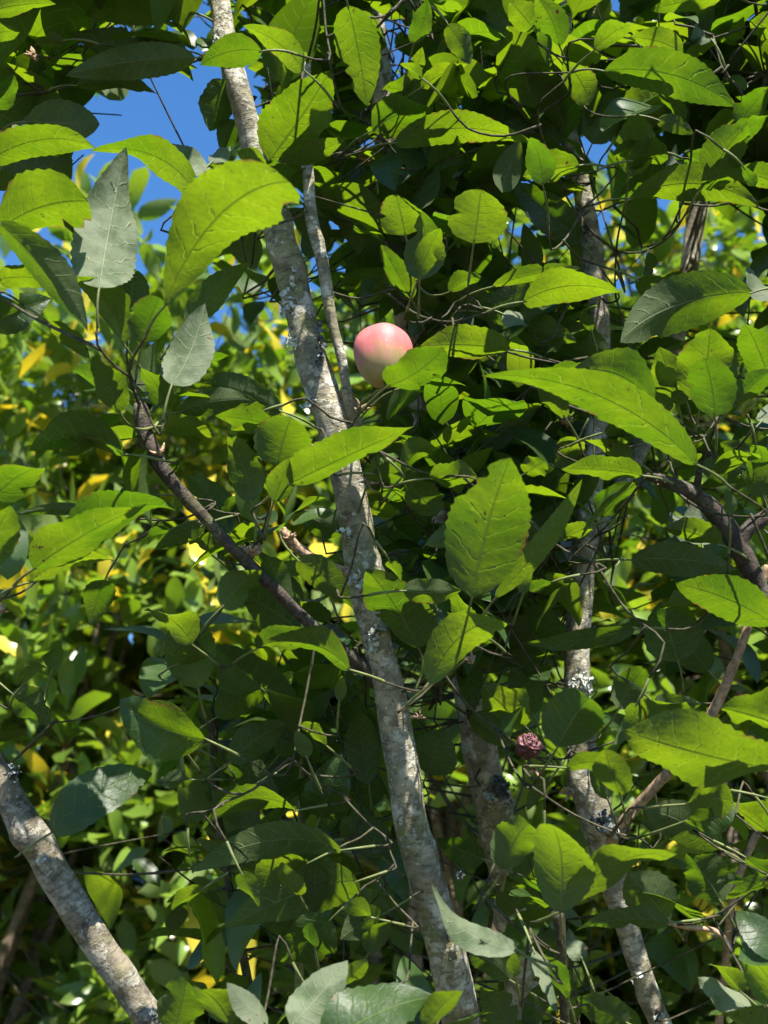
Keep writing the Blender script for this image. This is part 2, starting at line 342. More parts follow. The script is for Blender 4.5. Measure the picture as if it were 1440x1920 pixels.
# knobbly fruiting spurs: short stubby cones with bud-scale scraps
def spur(px, py, d, n, rpx, name='spur', seed=0):
    rr = random.Random(seed); V, F = [], []
    c = at(px, py, d)
    for i in range(n):
        dirv = Vector((rr.uniform(-1,1), rr.uniform(-1,0.3), rr.uniform(-0.4,1.1))).normalized()
        L = rpx*d/FPX*rr.uniform(0.9, 2.3); r0 = rpx*d/FPX*rr.uniform(0.16, 0.4)
        p1 = c + dirv*L*0.5 + Vector((rr.uniform(-1,1),rr.uniform(-1,1),rr.uniform(-1,1)))*L*0.12
        v, f = tube_geo([(*(c-dirv*L*0.2), r0), (*p1, r0*0.95), (*(c+dirv*L), r0*0.25)], 0.003, 7, 0.3)
        o = len(V); V += v; F += [tuple(i_+o for i_ in q) for q in f]
    return mesh(name, V, F, [SPUR], tree)
for i, (x, y, d, n, r) in enumerate([(470,1040,0.895,13,16),(655,1085,0.94,12,14),(672,770,0.95,9,11),(1062,795,1.05,8,11),(545,1008,0.91,7,9),(300,850,0.875,8,10),
        (785,1345,0.94,7,9),(885,1240,0.9,8,11),(688,300,1.05,10,13),(1005,1445,0.90,7,9),(1068,1490,1.03,10,13),(60,105,1.0,8,12),(878,262,1.1,6,9),(690,905,0.94,6,10),(3,1145,0.86,8,12),(810,130,1.1,7,10),(1240,905,0.93,8,9),(1170,1560,1.04,6,9)]):
    spur(x, y, d, n, r, seed=i)

# flaky foliose lichen tufts standing off the bark
def lichen(px, py, d, wpx, hpx, n, mat, seed):
    rr = random.Random(seed); V, F = [], []
    for i in range(n):
        x, y = px + rr.gauss(0, wpx*0.42), py + rr.gauss(0, hpx*0.42)
        c = at(x, y, d - 0.002 + rr.uniform(-0.004, 0.004))
        ax = Vector((rr.uniform(-1,1), rr.uniform(-1,0.2), rr.uniform(-1,1))).normalized()
        bx = ax.cross(Vector((rr.uniform(-1,1), rr.uniform(-1,1), rr.uniform(-1,1)))).normalized(); cx = ax.cross(bx)
        s = rr.uniform(2.5, 7)*d/FPX; o = len(V); V.append(c + cx*s*0.25); m = 9
        for k in range(m):
            a = 2*math.pi*k/m; q = s*rr.uniform(0.55, 1.25)
            V.append(c + ax*math.cos(a)*q + bx*math.sin(a)*q + cx*rr.uniform(-0.35, 0.45)*s)
        for k in range(m): F.append((o, o+1+k, o+1+(k+1) % m))
    mesh('lichen', V, F, [mat], tree)
for i, (x, y, d, w, hh, n, mt) in enumerate([(1088,1283,1.075,28,26,70,LICHEN),(1128,1540,1.045,26,22,60,LICHEN_DK),(1150,1556,1.04,14,20,24,LICHEN),(938,1480,1.185,24,34,70,LICHEN_DK),(918,1500,1.185,20,16,26,LICHEN),
        (545,555,0.965,8,60,50,LICHEN),(533,570,0.965,9,24,26,LICHEN),(600,655,0.945,10,50,40,LICHEN_DK),(548,640,0.955,9,18,22,LICHEN),(24,1452,0.862,20,16,46,LICHEN_DK),(76,1614,0.86,8,12,22,LICHEN),
        (580,760,0.955,12,14,20,LICHEN),(672,1090,0.93,22,24,36,LICHEN),(655,1000,0.945,22,26,22,LICHEN),(700,1200,0.935,16,34,26,LICHEN),(862,1640,0.93,9,14,14,LICHEN_DK),(407,75,0.995,8,20,22,LICHEN),(855,1760,0.94,16,14,20,LICHEN_DK),
        (1100,430,1.12,6,40,22,LICHEN_DK),(290,1905,0.862,10,12,18,LICHEN_DK),(1200,1830,1.055,14,16,14,LICHEN),(1238,1908,1.055,10,8,18,LICHEN),(893,1300,1.18,20,24,22,LICHEN)]):
    lichen(x, y, d, w, hh, n, mt, 100+i)

# ------------------------------------------------------------------ leaves
def profile(t, kind):
    if kind == 'e': a, b_ = 0.62, 0.92
    elif kind == 'o': a, b_ = 0.95, 0.55
    elif kind == 'h': a, b_ = 0.48, 0.62
    else: a, b_ = 0.55, 0.95
    tm = a/(a+b_); nrm = tm**a*(1-tm)**b_
    t = np.clip(t, 1e-5, 1-1e-5)
    return (t**a*(1-t)**b_)/nrm
def leaf_local(L, W, nr, nc, kind='e', serr=0.05, fold=0.35, bend=0.5, twist=0.0, wave=0.05, bow=0.0, bites=(), r=random):
    """leaf blade in its own frame: x across, y base to tip, z the upper side"""
    t = np.linspace(0, 1, nr+1); u = np.linspace(-1, 1, 2*nc+1)
    w = profile(t, kind)*W/2
    T, U = np.meshgrid(t, u, indexing='ij')
    Wd = np.repeat(w[:, None], 2*nc+1, 1).copy()
    for (bt, side, bs, bd) in bites:
        Wd *= np.where(np.sign(U) == side, 1 - bd*np.exp(-((T-bt)/bs)**4), 1)
    saw = np.where(np.arange(nr+1) % 2 == 0, 1.0, 1.0-2*serr)[:, None]
    ed = np.abs(U)
    X = U*Wd*np.where(ed > 0.98, saw, 1.0)
    th = bend*(T-0.15)
    ds = L/nr
    yy = np.concatenate([[0], np.cumsum(np.cos(bend*(t[:-1]+0.5/nr-0.15)))])*ds
    zz = np.concatenate([[0], np.cumsum(-np.sin(bend*(t[:-1]+0.5/nr-0.15)))])*ds
    sc = L/max(1e-6, math.hypot(yy[-1], zz[-1])); yy *= sc; zz *= sc
    ang = math.atan2(zz[-1], yy[-1]); c, s = math.cos(-ang), math.sin(-ang)
    yy, zz = yy*c - zz*s, yy*s + zz*c
    fz = np.abs(X)*math.tan(fold)*(0.35+0.65*(1-ed*0.5))
    p1, p2, p3 = r.uniform(0, 6.3), r.uniform(0, 6.3), r.uniform(1.0, 2.4)
    wv = wave*W*ed**1.6*np.where(U > 0, np.sin(T*6.283*p3+p1), np.sin(T*6.283*p3*0.9+p2))*np.sin(np.pi*np.clip(T, 0, 1))**0.5
    wv += 0.012*W*np.sin(T*55 - ed*6)*ed*(1-ed)*3            # quilting between the side veins
    Z0 = fz + wv
    tw = twist*(T-0.3); Xr = X*np.cos(tw) - Z0*np.sin(tw); Zr = X*np.sin(tw) + Z0*np.cos(tw)
    Xr = Xr + bow*4*T*(1-T)
    P = np.stack([Xr, yy[:, None]+0*T, zz[:, None]+Zr], -1).reshape(-1, 3)
    n2 = 2*nc+1
    F = [(i*n2+j, i*n2+j+1, (i+1)*n2+j+1, (i+1)*n2+j) for i in range(nr) for j in range(2*nc)]
    UV = np.stack([U, T], -1).reshape(-1, 2)
    return P, F, UV

HUBS = [(262,765,.88),(290,800,.88),(372,372,.93),(500,318,.97),(700,250,1.1),(785,535,1.0),(862,545,1.05),(882,1190,.9),(775,1300,.93),(520,995,.91),(478,1015,.89),(5,1120,.86),
    (1050,1715,.9),(1005,1440,.90),(1225,895,.93),(1312,880,.94),(1185,375,1.1),(1340,335,1.3),(1440,960,.95),(620,1575,1.02),(402,1400,1.06),(372,110,1.0),(60,105,1.0),
    (700,760,.95),(1060,800,1.05),(578,1340,1.1),(1380,700,.9),(1050,120,1.12),(770,185,1.15),(1340,60,1.4),(800,1980,.85),(480,1960,.85),(1440,1890,.95)]
# base x,y  tip x,y  width  kind(L lit through, S in shade, W pale side in the sun, T upper side)  depth  bow  outline
LEAVES = """
308,575,543,342,128,L,.74,-8,o|186,540,237,275,128,W,.78,0,e|505,302,620,130,122,L,.962,6,e|652,10,688,200,86,L,.86,0,e|492,96,375,122,56,L,.86,4,e|570,132,455,48,52,L,.9,-4,e|370,368,170,283,72,L,.9,14,e
-35,312,180,280,62,L,.84,-6,e|-15,442,166,378,104,L,.80,-6,o|-5,415,165,622,66,S,.72,10,e|268,645,300,558,76,L,.82,0,h|232,645,140,518,52,L,.84,0,e|350,605,470,490,58,S,.95,0,e|322,722,385,568,88,W,.82,6,e|392,328,315,268,44,W,.92,0,e|395,305,432,274,26,W,.95,0,e
350,95,128,62,76,S,.98,-10,e|367,108,122,142,64,S,.95,8,e|342,20,118,12,56,S,1.0,0,e|140,160,297,178,36,L,1.0,0,e|430,150,393,246,66,S,1.0,0,h|445,225,415,285,46,S,1.02,0,e|-20,22,105,8,46,L,.86,-4,e|-20,68,38,60,38,L,.86,0,e|122,75,64,86,30,L,.95,0,e|-12,205,28,138,54,L,.9,0,e
50,228,187,233,86,S,.98,0,e|-25,255,70,165,84,S,1.02,0,e|525,302,652,258,42,L,.968,4,e|500,322,444,284,40,L,.9,0,e|-5,525,102,530,48,L,.88,0,e|-25,602,96,560,70,S,.92,0,e|240,585,250,503,62,S,.9,0,h|370,356,426,322,36,L,.86,0,h|88,603,168,672,34,L,.82,0,e|-20,352,42,334,34,L,.95,0,e|-15,338,138,300,50,S,1.0,0,e|60,250,125,205,40,L,1.02,0,e|20,245,95,232,34,W,.99,0,e
698,246,812,204,74,L,.985,-4,e|738,268,1006,273,62,L,.98,-10,e|888,457,902,355,112,L,.86,0,h|760,442,742,364,88,L,.94,0,h|787,525,792,395,78,S,.93,0,e|785,522,826,428,42,L,.9,0,e|1092,458,958,342,68,S,1.02,6,e|980,566,1164,550,68,L,.84,-8,e|922,538,1090,503,28,L,.93,-4,e|1412,548,1163,642,104,S,.86,12,e|1132,133,1378,200,78,L,.92,-22,e
1180,332,1195,213,72,L,.96,0,e|1180,302,1253,298,62,L,.93,0,h|1240,140,1282,238,44,L,1.0,0,e|1330,332,1402,232,72,L,.92,0,e|1365,285,1445,216,46,L,.92,0,e|1338,312,1288,288,50,L,.95,0,e|1276,335,1268,268,38,W,1.0,0,e|1455,345,1360,328,46,L,.9,0,e|1180,372,1426,388,62,L,.95,-14,e|1355,-4,1218,20,42,L,.98,0,e|1003,58,955,2,52,L,.98,0,e|1050,88,1004,-8,50,L,.96,6,e|1002,52,818,-4,54,S,1.04,0,e
1392,72,1348,34,42,L,1.05,0,e|1455,62,1405,40,50,L,1.0,0,e|790,165,876,120,36,L,1.0,0,e|768,178,792,88,36,L,1.02,0,e|778,176,716,168,46,L,1.02,0,e|934,58,908,102,34,W,1.1,0,e|1050,272,948,228,84,S,1.08,0,e|1045,180,930,150,70,S,1.12,0,e|1178,232,1255,150,84,S,1.08,0,e|1110,270,1160,165,70,S,1.1,0,e|1384,238,1446,162,56,L,.98,0,e|1446,565,1400,498,36,W,.9,0,e|772,562,714,458,42,L,.98,0,e|842,548,902,518,32,L,.98,0,e|1002,545,912,566,44,S,.98,0,e
910,588,1082,642,74,S,1.0,0,e|942,588,992,612,32,W,.97,0,e|958,656,786,650,58,L,.90,8,e|885,640,1000,690,60,S,1.0,0,e|820,610,900,560,60,S,1.05,0,e|1140,660,1010,600,50,S,1.02,0,e
238,852,52,846,70,L,.83,12,e|-15,940,80,878,78,L,.82,0,e|-35,1065,18,948,92,L,.78,0,e|62,1068,275,946,82,L,.78,-10,e|118,1052,332,958,74,L,.81,0,e|55,1092,217,1054,36,L,.80,0,e|225,775,174,668,56,L,.83,0,e|306,764,264,690,48,L,.84,0,e|530,772,332,714,60,S,.93,12,e|336,772,482,752,52,S,.9,-6,e|522,802,402,780,40,L,.87,6,e|472,942,428,812,68,S,.88,0,e|520,872,546,782,104,L,.84,0,h|543,908,776,800,74,L,.80,-4,e|513,942,542,858,52,L,.82,0,e
302,928,204,930,38,S,.92,0,e|168,962,28,965,24,S,.95,0,e|382,985,288,1032,38,S,.93,0,e|372,1292,343,1148,96,S,.95,0,e|657,1256,488,1212,50,L,.86,8,e|562,1182,440,1108,92,S,.96,0,e|617,1166,558,1128,34,L,.98,0,e|556,1048,662,1142,62,S,.93,0,e|612,1092,594,1038,42,W,.97,0,e|490,1290,400,1210,84,S,1.0,0,e|640,1000,560,960,56,S,1.0,0,e|430,1000,350,890,60,S,.97,0,e
885,1122,957,858,150,L,.76,-6,e,b|1308,872,903,705,78,L,.775,10,e|1226,760,1066,700,70,L,.86,8,e|1135,752,1040,708,30,W,.88,0,e|1216,812,1148,748,46,W,.9,0,e|1272,762,1236,650,64,L,.9,0,e|1312,764,1332,615,112,L,.88,0,e|1340,782,1320,672,84,L,.84,0,h|1376,762,1448,694,44,L,.86,0,e|1446,726,1396,606,72,L,.88,0,e|1206,892,1052,880,44,L,.86,6,e|984,888,1023,864,42,L,.96,0,h|806,1284,952,1170,72,L,.80,-12,e|786,1217,688,1068,94,L,.945,0,e
826,1172,704,1030,76,W,.95,0,e|928,1122,1092,898,40,L,.84,14,e|876,1172,848,1102,42,L,.9,0,e|1455,1172,1266,1094,76,L,.82,6,e|1182,1050,1382,1068,62,S,.95,-10,e|1192,1180,982,1206,38,S,.92,0,e|1272,1242,1238,1128,110,S,1.0,0,e|1352,1022,1248,990,42,L,.93,0,e|1186,862,1094,824,36,L,.92,0,e|938,802,1016,758,32,L,.98,0,e|903,838,1016,762,62,S,1.02,0,e|776,725,876,725,15,L,.93,-3,e|728,724,832,652,70,L,.85,10,h|836,792,798,738,28,L,.98,0,e|1392,892,1308,870,52,S,.93,0,e|1432,932,1402,856,54,S,.93,0,e|1425,870,1350,830,40,S,.95,0,e
1128,972,1192,908,52,L,.98,0,e|1060,960,1130,870,40,S,1.0,0,e|895,892,838,758,62,S,1.03,0,e|990,1030,1060,940,60,S,1.02,0,e|690,905,712,848,18,L,.93,0,e|1000,1010,930,900,60,S,1.08,0,e
95,1562,286,1450,90,T,.893,-6,e|386,1386,224,1312,92,S,.855,0,e|362,1462,292,1466,34,S,1.02,0,e|404,1346,502,1284,62,S,1.02,0,e|430,1430,540,1358,64,S,1.0,0,e|400,1420,522,1492,56,S,1.02,0,e|556,1520,374,1562,46,L,.95,8,e|602,1592,368,1572,52,S,.98,0,e|642,1594,358,1636,62,S,.93,10,e|672,1652,424,1740,100,S,.94,-10,e|622,1722,528,1812,96,S,.97,0,e|722,1712,638,1762,56,S,1.0,0,e|545,1925,652,1800,92,W,.78,0,e|600,1965,817,1868,132,T,.76,-6,e
328,1935,350,1838,88,L,.84,0,h|432,1922,374,1856,72,L,.82,0,h|502,1922,425,1842,44,W,.80,0,e|600,1532,642,1410,92,S,1.03,0,e|692,1472,680,1338,64,S,1.03,0,e|540,1345,620,1290,60,S,1.04,0,e|520,1420,600,1330,70,S,1.08,0,e|640,1850,690,1800,34,L,.95,0,e|690,1790,730,1728,44,L,1.0,0,e|560,1700,480,1660,60,S,1.05,0,e|720,1610,640,1540,70,S,1.02,0,e|480,1560,400,1480,60,S,1.08,0,e
1045,1402,1104,1306,106,L,.84,0,h|985,1362,904,1284,62,L,1.0,0,e|1462,1444,1168,1370,112,L,.78,-12,e|1465,1362,1352,1328,72,L,.76,0,e|1062,1440,1166,1450,36,L,.88,-4,e|942,1632,992,1544,78,L,.86,0,h|1050,1712,1030,1545,112,L,.82,0,e|1066,1702,1270,1602,52,L,.82,-6,e|972,1782,808,1656,52,W,.80,-12,e|967,1786,898,1760,20,W,.82,0,e|1256,1730,1078,1746,42,S,.92,6,e|1000,1780,1046,1902,26,W,.88,0,e|1352,1592,1208,1520,78,S,.98,0,e|1252,1722,1176,1636,92,S,1.0,0,e|1352,1692,1288,1598,90,S,1.0,0,e|1464,1892,1384,1798,82,L,.82,0,e|1412,1892,1308,1832,46,W,.88,0,e|1392,1862,1328,1808,32,L,.86,0,e|1446,1955,1328,1904,52,L,.82,0,e|1452,1802,1380,1708,56,T,.86,0,e|798,1932,867,1858,42,L,.74,0,e
910,1612,818,1572,56,S,1.0,0,e|800,1452,832,1368,92,S,1.03,0,e|960,1840,880,1790,56,S,1.0,0,e|1092,1800,1066,1740,40,W,1.0,0,e|1140,1500,1110,1430,40,S,1.0,0,e|1000,1340,960,1250,60,S,1.05,0,e|1160,1330,1210,1250,60,S,1.05,0,e|1330,1260,1250,1180,66,S,1.05,0,e|880,1340,960,1400,50,S,1.08,0,e|1440,1560,1360,1500,60,L,1.0,0,e|1180,1920,1080,1870,60,S,1.0,0,e|960,1930,900,1850,60,S,1.02,0,e
"""
LR = random.Random(3)
GAPS = [[(120,165),(290,180),(350,120),(415,150),(420,320),(335,450),(275,520),(225,500),(140,470),(120,300)]]
def inpoly(x, y, poly):
    c = False; j = len(poly)-1
    for i in range(len(poly)):
        (xi, yi), (xj, yj) = poly[i], poly[j]
        if (yi > y) != (yj > y) and x < (xj-xi)*(y-yi)/(yj-yi)+xi: c = not c
        j = i
    return c
KEEP = GAPS + [[(845,1265),(950,1265),(980,1545),(875,1545)], [(690,10),(750,10),(750,190),(690,190)], [(1255,370),(1340,370),(1325,560),(1255,560)], [(1040,1190),(1130,1190),(1130,1330),(1040,1330)], [(1050,1390),(1130,1390),(1250,1920),(1140,1920)],
        [(690,1250),(800,1250),(920,1930),(790,1930)], [(550,600),(650,600),(735,1230),(630,1230)], [(430,0),(490,200),(600,600),(510,600),(380,0)], [(645,590),(840,590),(840,760),(645,760)], [(940,1350),(1040,1350),(1040,1460),(940,1460)], [(-10,1440),(80,1440),(330,1930),(210,1930)], [(690,150),(960,150),(960,600),(690,600)]]
XR = random.Random(41); extra = []
zones = [(560,1080,760,1330,16),(1080,1440,560,1400,18),(560,1440,1400,1900,20),(250,560,760,1300,9),(0,260,1080,1330,4),(600,1440,30,560,16),(330,700,1300,1880,10)]
for (xa, xb, ya, yb, cnt) in zones:
    k = 0; tr_ = 0
    while k < cnt and tr_ < 400:
        tr_ += 1
        bx, by = XR.uniform(xa, xb), XR.uniform(ya, yb); an = XR.uniform(0, 2*math.pi); ln_ = XR.uniform(50, 125)
        tx, ty = bx + math.cos(an)*ln_, by + math.sin(an)*ln_*0.75
        if any(inpoly(bx+(tx-bx)*f_, by+(ty-by)*f_, g) for g in KEEP for f_ in (0, .35, .7, 1)): continue
        extra.append('%.0f,%.0f,%.0f,%.0f,%.0f,%s,%.3f,%.0f,%s' % (bx, by, tx, ty, ln_*XR.uniform(.32, .55), XR.choice('LLLLLSW' if XR.random() < .25 else 'LLLLLS'), XR.uniform(.86, 1.0), XR.uniform(-6, 6), XR.choice('eeelo')))
        k += 1
LEAVES = LEAVES.strip() + '|' + '|'.join(extra)
def sunk(px, py, d): return at(px, py, d)
def orient(kind, b, tpx, d0, width):
    """tilt the blade in depth and roll it about its rib the way the photograph's light asks for"""
    best = None
    B = at(b[0], b[1], d0); wreal = width*d0/FPX
    for q in np.linspace(-0.65, 0.65, 14):
        T0 = at(tpx[0], tpx[1], d0); L0 = (T0-B).length
        T = at(tpx[0], tpx[1], d0 + q*L0); a = (T-B).normalized()
        c = (CAM - (B+T)*0.5).normalized()
        n0 = (c - a*c.dot(a)).normalized(); m = a.cross(n0)
        for th in np.linspace(-58, 58, 24):
            n = n0*math.cos(R(th)) + m*math.sin(R(th)); ns = n.dot(SUN)
            pen = 0.25*abs(q) + 0.25*(abs(th)/58)**2
            if kind == 'L': s = min(-ns, 0.72) - pen
            elif kind in 'WT': s = min(ns, 0.8) - pen
            else: s = -abs(ns + 0.12) - pen*0.6
            s += LR.uniform(0, 0.06)
            if best is None or s > best[0]: best = (s, q, th, n, a, B, T)
    return best
leaf_objs = []; LIT = []; FR = random.Random(11)
twigs = []
def nearest_branch(p, maxd=9):
    best = None
    for (c, r) in BRANCH:
        dd = (c-p).length
        if best is None or dd < best[0]: best = (dd, c, r)
    return best
hub_pts = [at(*h_) for h_ in HUBS]
BRANCH0 = len(BRANCH)
def add_twig(p, dirv=None, name='twig'):
    """a thin twig from p to the nearest limb, leaving along dirv and bowing away from the camera"""
    dd, c, r = nearest_branch(p)
    if dd < 0.012: return
    dv = (dirv.normalized() if dirv is not None else (c-p).normalized())
    p1 = p + dv*dd*0.3 + CF*dd*0.06
    midp = (p1+c)*0.5 + CF*0.10*dd - Vector((0,0,0.08))*dd
    r0, r1 = 0.0008, min(0.0015, 0.0009+dd*0.003)
    V, F = tube_geo([(*p, r0), (*p1, r0*1.15), (*midp, (r0+r1)/2), (*c, r1)], 0.010, 8, 0.12)
    mesh(name, V, F, [TWIG], tree)
    for k in range(1, 4): BRANCH.append((p1.lerp(midp, k/4), r0))
for p in sorted(hub_pts, key=lambda q: nearest_branch(q)[0]): add_twig(p)
for line in LEAVES.strip().replace('\n', '|').split('|'):
    v = line.split(',')
    bx, by, tx, ty, w = map(float, v[:5]); kind = v[5]; d = float(v[6]); bow = float(v[7]); shape = v[8]
    d += LR.uniform(-0.012, 0.012) - 0.08*max(0, (by+ty)/2-900)/1000
    s, q, th, n, a, B, T = orient(kind, (bx, by), (tx, ty), d, w)
    L = (T-B).length; Wr = w*d/FPX/max(0.5, math.cos(R(th)))*1.04
    top = -n if kind in 'LSW' else n                  # mostly seen from below
    if kind == 'S' and LR.random() < 0.15: top = n
    big = math.hypot(tx-bx, ty-by)
    if kind in 'LW': LIT.append(((B+T)*0.5, min(L*0.32, Wr*0.5), 0.85))
    nr = int(min(56, max(16, L/0.0034)))//2*2
    bites = [(LR.uniform(0.3, 0.85), LR.choice((1, -1)), LR.uniform(0.02, 0.06), LR.uniform(0.15, 0.5)) for _ in range(LR.choice((0, 0, 0, 1, 1, 2)))]
    if len(v) > 9: bites = [(0.80, 1, 0.035, 0.42), (0.70, 1, 0.05, 0.25), (0.62, 1, 0.02, 0.2)]
    P, F, UV = leaf_local(L, Wr, nr, 4, shape, 0.03, LR.uniform(0.05, 0.5), LR.uniform(-0.2, 1.5), LR.uniform(-1.0, 1.0), LR.uniform(0.03, 0.09)*(1.6 if kind == 'W' else 1), 0, bites, LR)
    X = a.cross(top)
    M = np.array([X, a, top]).T
    # the bow is read off the picture: shift the rib sideways, across the line of sight
    side = a.cross((CAM-B).normalized()).normalized()
    tt = UV[:, 1]
    Wp = P @ M.T + np.array(B) + np.outer(4*tt*(1-tt)*bow*d/FPX, np.array(side))
    tint = LR.uniform(0.05, 0.85) if kind != 'S' else LR.uniform(0.0, 0.6)
    uvt = np.concatenate([UV, np.full((len(UV), 1), tint)], 1)
    # petiole into the nearest spur
    base = Vector(B); hub = None; bd = 0.05
    for hp in hub_pts:
        dd = (hp-base).length
        if dd < bd and (base-hp).dot(a) > 0.6*dd: bd, hub = dd, hp
    if hub is None:
        hub = base - a*0.026 + CF*0.012 - Vector((0,0,0.004)); add_twig(hub, hub-base)
    dl = (hub-base).length
    pv, pf = tube_geo([(*((base+a*0.003)*(1-k_/5)**2 + (base-a*dl*0.5)*2*(k_/5)*(1-k_/5) + hub*(k_/5)**2), 0.0007+0.00012*k_) for k_ in range(6)], 0.006, 6, 0.0, False)
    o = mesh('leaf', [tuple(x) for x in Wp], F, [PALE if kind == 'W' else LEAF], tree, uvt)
    pt = mesh('petiole', pv, pf, [PETIOLE]); pt.parent = o; pt.matrix_parent_inverse = Matrix.Identity(4)
    leaf_objs.append(o)
N_HERO = len(leaf_objs)
# things the photograph shows in full sun: inner leaves keep out of the way of their light
for (px, py, d, r) in [(720,640,.90,.036),(700,625,.90,.03),(995,1392,.87,.02),(600,740,.965,.022),(620,800,.96,.022),(655,920,.96,.022),(680,1040,.955,.02),(700,1180,.95,.02),(800,1620,.95,.022),(830,1720,.955,.022),(435,60,1.0,.02),
        (60,1545,.88,.022),(30,1500,.88,.022),(1180,1760,1.05,.03),(1215,1870,1.05,.03),(1160,1680,1.05,.03),(1085,1240,1.07,.03),(1090,1400,1.06,.03),(905,1480,1.21,.02),(725,120,1.2,.025),(1300,460,1.38,.025),(720,370,1.2,.02)]:
    LIT.append((at(px, py, d), r, 1.0))
LT = np.array([tuple(p) for p, _, _ in LIT]); LRAD = np.array([r for _, r, _ in LIT]); LP = np.array([q for _, _, q in LIT]); SV = np.array(SUN)
def blocks_sun(m, L):
    v = np.array(m) - LT; t = v @ SV
    perp = np.sqrt(np.maximum(0, (v*v).sum(1) - t*t))
    hit = (t > 0.015) & (perp < LRAD + L*0.25)
    return bool(hit.any()) and FR.random() < LP[hit].max()

# ------------------------------------------------------------------ the rest of the apple foliage: leafy shoots deeper in the crown
GAPS = [[(120,165),(290,180),(350,120),(415,150),(420,320),(335,450),(275,520),(225,500),(140,470),(120,300)], [(310,-20),(395,-20),(395,80),(330,60)],
        [(1120,-20),(1180,-20),(1180,60),(1120,70)], [(1300,430),(1440,420),(1440,500),(1310,500)]]
SEEN = [[(850,1265),(945,1265),(975,1545),(880,1545)], [(692,10),(748,10),(748,190),(695,190)], [(1262,370),(1335,370),(1320,560),(1258,560)], [(1045,1190),(1125,1190),(1125,1330),(1045,1330)], [(1050,1390),(1130,1390),(1250,1920),(1150,1920)],
        [(700,1250),(790,1250),(910,1930),(800,1930)], [(560,600),(650,600),(730,1230),(640,1230)], [(420,0),(480,200),(600,600),(520,600),(390,0)], [(655,600),(790,600),(790,740),(655,740)]]      # stems and fruit with a clear view
def density(x, y):
    if y < 0: return 0.07 if -500 < x < 1900 else 0
    if any(inpoly(x, y, g) for g in GAPS): return 0
    if x < 130 and y < 330: return 0.9
    if 390 < x < 600 and 330 < y < 570: return 0.95
    if x < 560 and 330 < y < 1330: return 0.09
    if x < 350 and y >= 1330: return 0.05
    if 930 < x < 1330 and 270 < y < 540: return 0.22
    if y < 560: return 0.8
    if x < 1080 and y < 1400: return 0.95
    if x < 1080: return 0.5
    return 0.3
TPL = [leaf_local(1.0, 0.5*r_, 10, 2, k_, 0.0, f_, b_, t_, 0.06, 0, (), LR) for (r_, k_, f_, b_, t_) in
       [(1.0,'e',.25,.7,.3),(1.1,'e',.35,.4,-.3),(.9,'e',.15,1.0,.2),(1.1,'e',.3,.6,-.2),(.85,'l',.2,.8,.4)]]
fill = []                                         # (matrix 3x3*scale, base, template, tint)
def crown_leaf(p, out, jitter=0.6, smin=0.035, smax=0.10):
    a = (out + Vector((FR.gauss(0,jitter), FR.gauss(0,jitter), FR.gauss(0,jitter)*0.7 - 0.15))).normalized()
    up = Vector((FR.gauss(0,0.38), FR.gauss(0,0.38), 1.0)) + SUN*0.4
    top = up - a*up.dot(a)
    if top.length < 0.05: return None
    top.normalize(); L = FR.uniform(smin, smax)
    return (np.array([a.cross(top), a, top]).T*L, p, FR.randrange(len(TPL)), FR.uniform(0, 0.85), a, L)
for hp in hub_pts[:len(HUBS)]:
    for k in range(6):
        out = Vector((FR.gauss(0,1), FR.gauss(0.35,.5), FR.gauss(0.2,.8)))
        lf = crown_leaf(hp + out.normalized()*0.015, out, 0.25, 0.035, 0.075)
        if lf is None: continue
        pr = [proj(hp + lf[4]*lf[5]*f_)[:2] for f_ in (0.3, 0.6, 1)]
        if any(inpoly(*xy, g) for g in GAPS+SEEN for xy in pr) or blocks_sun(hp + lf[4]*lf[5]*0.5, lf[5]): continue
        fill.append(lf)
tries = 0; shoots = 0
